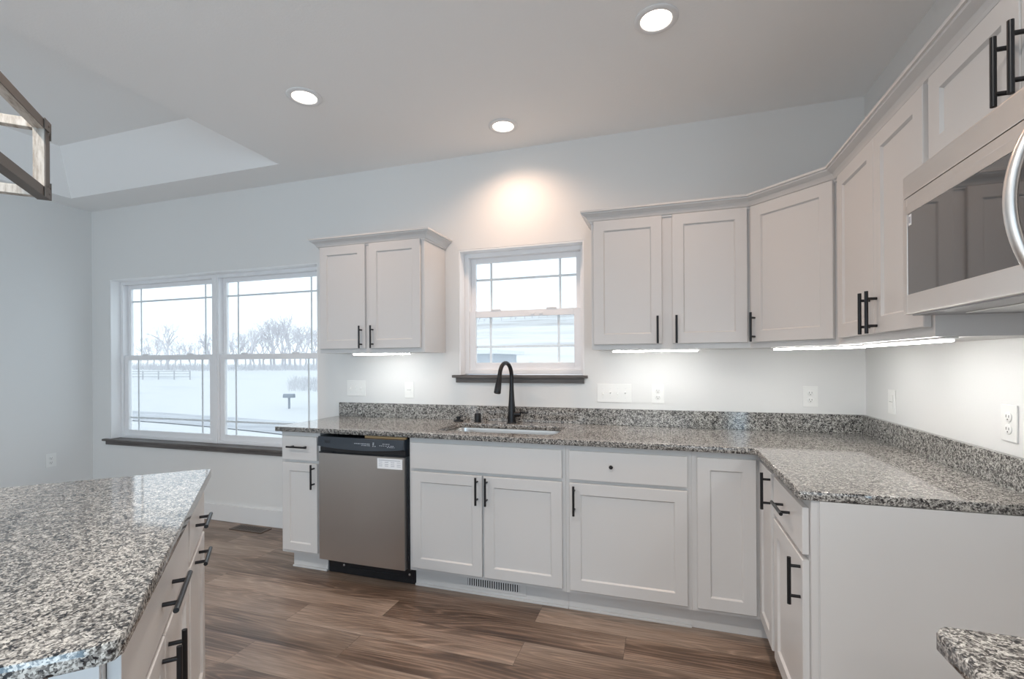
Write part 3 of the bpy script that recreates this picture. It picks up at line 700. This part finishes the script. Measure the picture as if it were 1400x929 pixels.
# ------------------------------------------------------------------ ceiling downlights
def can(x, y, label):
    r = empty('recessed_light', (x, y, H), 0, label, 'light', 'recessed ceiling lights')
    b = MB(); b.lathe([(0.090, -0.0005), (0.090, -0.004), (0.086, -0.008), (0.070, -0.010), (0.064, -0.007), (0.062, -0.0015)], (0, 0, 0), 48); b.build('trim_ring', trimw, r, True)
    b = MB(); b.lathe([(0.0, -0.0032), (0.0615, -0.0030), (0.0618, -0.0016)], (0, 0, 0), 40); b.build('lens', canlens, r, True)
    l = bpy.data.lights.new('downlight', 'SPOT'); l.energy = CAN_POWER*4.0; l.color = WARM; l.spot_size = math.radians(150); l.spot_blend = 0.9; l.shadow_soft_size = 0.055
    o = bpy.data.objects.new('downlight', l); COL.objects.link(o); o.parent = r; o.location = (0, 0, -0.02)
can(-2.869, -0.961, 'round recessed ceiling light nearest the raised tray ceiling')
can(-1.962, -0.321, 'round recessed ceiling light close to the back wall above the sink window')
can(-1.063, -0.972, 'largest looking round recessed ceiling light, nearest the camera')

# ------------------------------------------------------------------ island
IA = Vector((-2.690, -1.673, 0)); ROT = math.radians(135)
isl = empty('island_cabinet', (IA.x, IA.y, 0), ROT, 'white kitchen island cabinet standing at an angle under a granite top', 'kitchen island')
# local x runs from the near end to the far end (far corner of the top at 0), local +y goes away from the drawer side
U0 = -0.719
FY = 0.040
def iu(u): return u+U0
UN, UFR = iu(-0.47), iu(0.700)
b = MB()
b.box(UN, UFR, FY, FY+0.019, 0.10, 0.8835); b.box(UN, UN+0.018, FY+0.0195, 0.64, 0.0, 0.8835); b.box(UFR-0.018, UFR, FY+0.0195, 0.64, 0.0, 0.8835)
b.box(UN+0.018, UFR-0.018, 0.622, 0.64, 0.0, 0.8835); b.box(iu(0.30)-0.009, iu(0.30)+0.009, FY+0.0195, 0.62, 0.10, 0.8835); b.box(UN+0.018, UFR-0.018, FY+0.0195, 0.62, 0.10, 0.118)
b.build('carcass', cabm, isl)
ep = MB().box(UN-0.0045, UN-0.0003, FY+0.0605, 0.5495, 0.1205, 0.8830).build('end_panel', endshade, isl); ep['label'] = 'end panel coloured dark brown for its shade'
MB().box(UN+0.018, UFR-0.018, FY+0.065, FY+0.083, 0, 0.099).build('toe_kick', cabm, isl)
b = MB(); b.box(UN-0.012, UN-0.0005, FY+0.001, FY+0.06, 0.0, 0.8835); b.box(UN-0.012, UN-0.0005, 0.55, 0.64, 0.0, 0.8835); b.box(UN-0.012, UN-0.0005, FY+0.06, 0.55, 0.0, 0.12); b.build('end_panel_frame', cabm, isl)
def shift_front(bld): return bld
def iface(bld, nm):
    o = bld.build(nm, cabm, isl); return o
yf = FY-DT
q = iface(slab(iu(0.318), iu(0.682), RZ0, RZ1, yf), 'drawer_front'); handle(q, iu(0.490), 0.783, False, yf=yf)
q = iface(shaker(iu(0.318), iu(0.682), DZ0, DZ1, 0.057, yf), 'pull_out_front'); handle(q, iu(0.470), 0.668, False, yf=yf)
q = iface(slab(iu(-0.452), iu(0.284), RZ0, RZ1, yf), 'drawer_front'); handle(q, iu(-0.055), 0.775, False, L=0.215, cc=0.128, yf=yf)
q = iface(shaker(iu(-0.082), iu(0.284), DZ0, DZ1, 0.057, yf), 'door'); handle(q, iu(-0.045), 0.60, True, yf=yf)
q = iface(shaker(iu(-0.452), iu(-0.086), DZ0, DZ1, 0.057, yf), 'door'); handle(q, iu(-0.120), 0.60, True, yf=yf)
itop = plate('island_countertop', [[(0.0-0.012, 0.0), (0.0, 0.012), (0.0, 1.02), (-1.272, 1.02), (-1.272, 0.025), (-1.265, 0.007), (-1.247, 0.0)]], 0.8840, 0.914, gran, None, 0.002)
itop.location = (IA.x, IA.y, 0); itop.rotation_euler = (0, 0, ROT)
tag(itop, 'polished speckled granite top of the angled island, reflecting the big window', 'countertop')

# ------------------------------------------------------------------ lantern over the island
PZ0, PZ1 = 1.809, 2.032
pl_ = empty('pendant_lantern', (-2.7785+0.0, -2.128, 0), ROT, 'rectangular open frame pendant of whitewashed wood and dark metal above the island', 'pendant light')
L_, Wd, T_ = 0.76, 0.27, 0.026     # local: x from -L to 0 along the island, y from 0 to W away from the drawer side
def wbar(x0, x1, y0, y1, z0, z1): MB().box(x0, x1, y0, y1, z0, z1, 0.0015).build('wood_bar', whitewash, pl_)
for yy in (0.0, Wd-T_):
    for zz in (PZ0, PZ1-T_): wbar(-L_+T_, -T_, yy, yy+T_, zz, zz+T_)
for xx in (-L_, -T_):
    for zz in (PZ0, PZ1-T_): wbar(xx, xx+T_, T_, Wd-T_, zz, zz+T_)
    for yy in (0.0, Wd-T_): wbar(xx, xx+T_, yy, yy+T_, PZ0, PZ1)
b = MB()
for yy, s in ((-0.003, 1), (Wd+0.0005, 1)):
    for zz in (PZ0, PZ1-T_): b.box(-L_, 0, yy, yy+0.0025, zz, zz+T_)
    for xx in (-L_, -T_): b.box(xx, xx+T_, yy, yy+0.0025, PZ0, PZ1)
b.box(-L_, 0, -0.003, T_, PZ0-0.003, PZ0-0.0003); b.box(-L_, 0, Wd-T_, Wd+0.003, PZ0-0.003, PZ0-0.0003)
b.box(0.0004, 0.003, -0.003, T_, PZ0, PZ1)
b.build('metal_band', ironm, pl_)
for xx, sx in ((-L_, -1), (0.0, 1)):
    for zc, sz in ((PZ0, 1), (PZ1, -1)):
        b = MB(); x0 = xx if sx > 0 else xx-0.006
        b.box(x0+0.0032*sx, x0+0.0032*sx+0.003, -0.006, T_+0.001, min(zc, zc+sz*0.045)-0.003, max(zc, zc+sz*0.045)+0.003, 0.0008)
        b.box(min(xx, xx-sx*0.04), max(xx, xx-sx*0.04), -0.0062, -0.0032, zc-0.003 if sz > 0 else zc-0.028, zc+0.028 if sz > 0 else zc+0.003, 0.0008)
        for zz in (0.012, 0.034): b.lathe([(0.0, -0.0085), (0.0035, -0.0075), (0.004, -0.0060)], (xx-sx*0.012, 0, zc+sz*zz), 10, 'y')
        b.build('corner_bracket', ironm, pl_)
b = MB(); b.box(-L_+T_, -T_, Wd/2-0.012, Wd/2+0.012, PZ1-0.02, PZ1-0.004); b.build('lamp_bar', ironm, pl_)
for xx in (-0.60, -0.38, -0.16):
    b = MB(); b.tube([(xx, Wd/2, PZ1-0.0205), (xx, Wd/2, PZ1-0.07)], 0.014, 14); s_ = b.build('lamp_socket', ironm, pl_, True)
    b = MB(); b.lathe([(0.012, -0.0705), (0.014, -0.08), (0.022, -0.105), (0.018, -0.125), (0.0, -0.138)], (xx, Wd/2, PZ1), 18); b.build('bulb', mat('frosted_bulb', (0.85, 0.84, 0.8), 0.3), s_, True)
for xx in (-0.56, -0.20):
    b = MB(); b.tube([(xx, Wd/2, PZ1-0.004), (xx, Wd/2, H-0.018)], 0.006, 12); b.build('hanging_rod', ironm, pl_, True)
b = MB(); b.box(-0.62, -0.14, Wd/2-0.055, Wd/2+0.055, H-0.0175, H-0.0005, 0.003); b.build('ceiling_plate', ironm, pl_)

# ------------------------------------------------------------------ outdoors
def ground_z(x, y):
    g_ = -2.2
    az = x/max(y, 1)
    m_ = min(max((az+0.62)/0.20, 0), 1); m_ = m_*m_*(3-2*m_)
    t_ = min(max((y-34)/110, 0), 1.3)
    return g_ + m_*(16.0*t_**1.25) + 0.25*math.sin(x*0.07)*math.sin(y*0.06+1)*min(1, max(0, (y-12)/20)) + (1-m_)*2.35*min(max(((Vector((x, y, 0))-CAMPOS).dot(fw)-46)/44, 0), 1.0)
b = MB(); bm = b.bm
ys = [0.6, 3, 6, 10, 14, 18, 22, 26, 30, 35, 40, 46, 52, 60, 68, 78, 90, 104, 120, 140, 160, 180]
grid = []
for y_ in ys:
    row = []
    for k in range(61):
        az = -1.9+2.6*k/60; x_ = az*(y_+3.5)-1.0; row.append(bm.verts.new((x_, y_, ground_z(x_, y_))))
    grid.append(row)
for i in range(len(ys)-1):
    for k in range(60): bm.faces.new((grid[i][k], grid[i][k+1], grid[i+1][k+1], grid[i+1][k]))
gnd = struct(b.build('ground', snow, None, True, 80)); gnd.data.materials.append(stub)
for p in gnd.data.polygons:
    cx, cy = p.center.x, p.center.y
    if cx/max(cy, 1) > -0.50 and cy > 36: p.material_index = 1
b = MB(); bm = b.bm
pr = None
for k in range(41):
    x_ = -75+k*1.9; yc = 19.5-0.10*(x_+30)-0.006*(x_+30)**2*(1 if x_ > -30 else 0.25); v1 = bm.verts.new((x_, yc-1.9, ground_z(x_, yc-1.9)+0.05)); v2 = bm.verts.new((x_, yc+1.7, ground_z(x_, yc+1.7)+0.05))
    if pr: bm.faces.new((pr[0], v1, v2, pr[1]))
    pr = (v1, v2)
struct(b.build('road', roadm, None, True, 80))
def ray(px, py):
    return fw + rt2*((px-700)/F) - up2*((py-464.5-SY)/F)
# mailbox
mb_ = empty('mailbox', (-29.0, 27.0, ground_z(-29, 27)), 0.3, 'dark grey mailbox on a post in the snow, seen through the big window', 'mailbox')
b = MB(); b.box(-0.06, 0.06, -0.06, 0.06, 0, 0.86); b.build('post', mboxm, mb_)
b = MB(); b.prism([(-0.15, 0.0), (0.15, 0.0), (0.15, 0.16), (0.106, 0.266), (0.0, 0.31), (-0.106, 0.266), (-0.15, 0.16)], -0.42, 0.42)
for v in b.bm.verts: v.co = Vector((v.co.z, v.co.x, v.co.y+0.862))
b.build('box', mboxm, mb_)
# barn behind the sink window
gz = -2.4
bn = empty('barn', (-11.5, 25.5, gz), 0.0, 'pale blue grey barn with a snowy roof, low in the sink window', 'barn')
b = MB(); b.box(-4.0, 0, 0, 5, 0, 4.25); b.build('wall', barnm, bn)
b = MB(); bm = b.bm
pts = [(-4.5, -0.5, 4.20), (0.45, -0.5, 4.20), (0.45, 5.5, 4.20), (-4.5, 5.5, 4.20)]
lo_ = [bm.verts.new(p) for p in pts]; md = [bm.verts.new((p[0], p[1], 4.45)) for p in pts]; r0, r1_ = bm.verts.new((-4.5, 2.5, 5.7)), bm.verts.new((-2.6, 2.5, 5.3))
bm.faces.new(lo_[::-1])
for k in range(4): bm.faces.new((lo_[k], lo_[(k+1) % 4], md[(k+1) % 4], md[k]))
bm.faces.new((md[0], md[1], r1_, r0)); bm.faces.new((md[1], md[2], r1_)); bm.faces.new((md[2], md[3], r0, r1_)); bm.faces.new((md[3], md[0], r0))
b.build('roof', snow, bn)
MB().box(-3.6, -1.4, -0.06, -0.005, 0.0, 3.4).build('door', doorgrey, bn)
# neighbour house at the right edge of the big window
nh = empty('house', (-25.6, 27.5, -2.3), 0.0, 'grey house with snow on its roof at the right edge of the big window', 'house')
b = MB(); b.box(0, 9, 0, 8, 0, 3.3); b.build('wall', barnm, nh)
b = MB(); b.prism([(-0.6, 3.25), (4.5, 5.3), (9.6, 3.25), (9.6, 3.0), (-0.6, 3.0)], -0.6, 8.6)
for v in b.bm.verts: v.co = Vector((v.co.x, v.co.z, v.co.y+0.31))
b.build('roof', snow, nh)
# rail fence far across the field
_fp = CAMPOS+ray(216, 494)*70
fn = empty('rail_fence', (_fp.x, _fp.y, ground_z(_fp.x, _fp.y)), math.radians(12), 'thin wooden rail fence far across the snow in the left window unit', 'fence')
for i in range(8): MB().box(-12.5+i*2.5, -12.38+i*2.5, -0.06, 0.06, -0.6, 1.3).build('post', fencem, fn)
for z in (0.45, 0.85, 1.2): MB().box(-12.5, 5.1, -0.11, -0.065, z-0.05, z+0.05).build('rail', fencem, fn)
# bare trees
def tree_mesh(name, seed, h, spread):
    rn = random.Random(seed); b = MB()
    def grow(p, d, L, r, lev):
        q = p + d*L; mid = p + d*L*0.5 + Vector((rn.uniform(-1, 1), rn.uniform(-1, 1), 0))*L*0.05
        b.tube([p, mid, q], [r, r*0.85, r*0.66], 5 if lev < 2 else 3, False)
        if lev >= 5: return
        for k in range(rn.choice((2, 3, 3)) if lev else 4):
            a = rn.uniform(0, 2*PI); tilt = rn.uniform(0.25, 0.25+spread)
            s = (d.cross(Vector((math.cos(a), math.sin(a), 0.3)))).normalized()
            nd = (d*math.cos(tilt)+s*math.sin(tilt)+Vector((0, 0, 0.12))).normalized()
            grow(p + d*L*rn.uniform(0.55, 1.0), nd, L*rn.uniform(0.58, 0.80), max(r*0.58, 0.018), lev+1)
    grow(Vector((0, 0, -0.3)), Vector((0, 0, 1)), h*0.30, h*0.018, 0)
    bmesh.ops.recalc_face_normals(b.bm, faces=b.bm.faces)
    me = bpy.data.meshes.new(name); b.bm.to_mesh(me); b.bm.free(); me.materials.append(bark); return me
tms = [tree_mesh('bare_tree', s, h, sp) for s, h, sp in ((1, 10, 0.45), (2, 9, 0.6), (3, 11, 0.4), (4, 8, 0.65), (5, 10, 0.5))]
def put_tree(px, depth, top_py, k, label, group=None):
    v = ray(px, 494)*depth; p = CAMPOS+v
    o = bpy.data.objects.new('bare_tree', tms[k]); COL.objects.link(o); z = ground_z(p.x, p.y)
    htop = CAMPOS.z + depth*(494.2-top_py)/F
    me_h = max(v_.co.z for v_ in tms[k].vertices)
    s = (htop-z)/me_h; o.location = (p.x, p.y, z); o.scale = (s, s, s); o.rotation_euler = (0, 0, random.uniform(0, 6.28))
    tag(o, label, 'tree', group)
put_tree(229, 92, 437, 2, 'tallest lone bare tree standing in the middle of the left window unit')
rn = random.Random(11)
for i in range(11):
    px = 193+i*9.3+rn.uniform(-2, 2); put_tree(px, rn.uniform(96, 125), rn.uniform(453, 470) if px < 270 else rn.uniform(446, 462), rn.randrange(5), 'haze-pale bare tree in the low tree line of the left window unit', 'tree line in the left window unit')
for i in range(18):
    px = 312+i*7.2+rn.uniform(-2, 2)
    top = 452 if px < 330 else 458-(px-330)*0.55 if px < 385 else 427+abs(px-395)*0.35
    put_tree(px, rn.uniform(92, 116), top+rn.uniform(-4, 10), rn.randrange(5), 'haze-pale bare tree in the taller tree line of the right window unit', 'tree line in the right window unit')
for i in range(16):
    px = 630+i*11+rn.uniform(-3, 3); v = ray(px, 494)*165; p = CAMPOS+v
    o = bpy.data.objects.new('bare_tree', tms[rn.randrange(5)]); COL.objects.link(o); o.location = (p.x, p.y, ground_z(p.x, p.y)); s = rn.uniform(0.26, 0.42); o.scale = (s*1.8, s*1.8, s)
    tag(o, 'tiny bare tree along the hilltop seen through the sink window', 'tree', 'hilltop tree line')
# low brush at the field edge, uncountable twigs
b = MB(); rn = random.Random(5)
for i in range(2200):
    px = rn.uniform(176, 440); dep = rn.uniform(88, 104); v = ray(px, 494)*dep; p = CAMPOS+v; z = ground_z(p.x, p.y)
    h_ = rn.uniform(0.3, 1.3); a = Vector((p.x, p.y, z-0.1)); q = a+Vector((rn.uniform(-0.5, 0.5)*h_, rn.uniform(-0.5, 0.5)*h_, h_))
    b.tube([a, q], [0.05, 0.02], 3, False)
for i in range(500):
    px = rn.uniform(395, 440); dep = rn.uniform(52, 66); v = ray(px, 494)*dep; p = CAMPOS+v; z = ground_z(p.x, p.y)
    h_ = rn.uniform(0.3, 1.0); a = Vector((p.x, p.y, z-0.1)); q = a+Vector((rn.uniform(-0.6, 0.6)*h_, rn.uniform(-0.6, 0.6)*h_, h_)); b.tube([a, q], [0.035, 0.015], 3, False)
tag(b.build('brush', brush), 'haze-pale brush along the far edge of the snowy field', 'brush', kind='stuff')
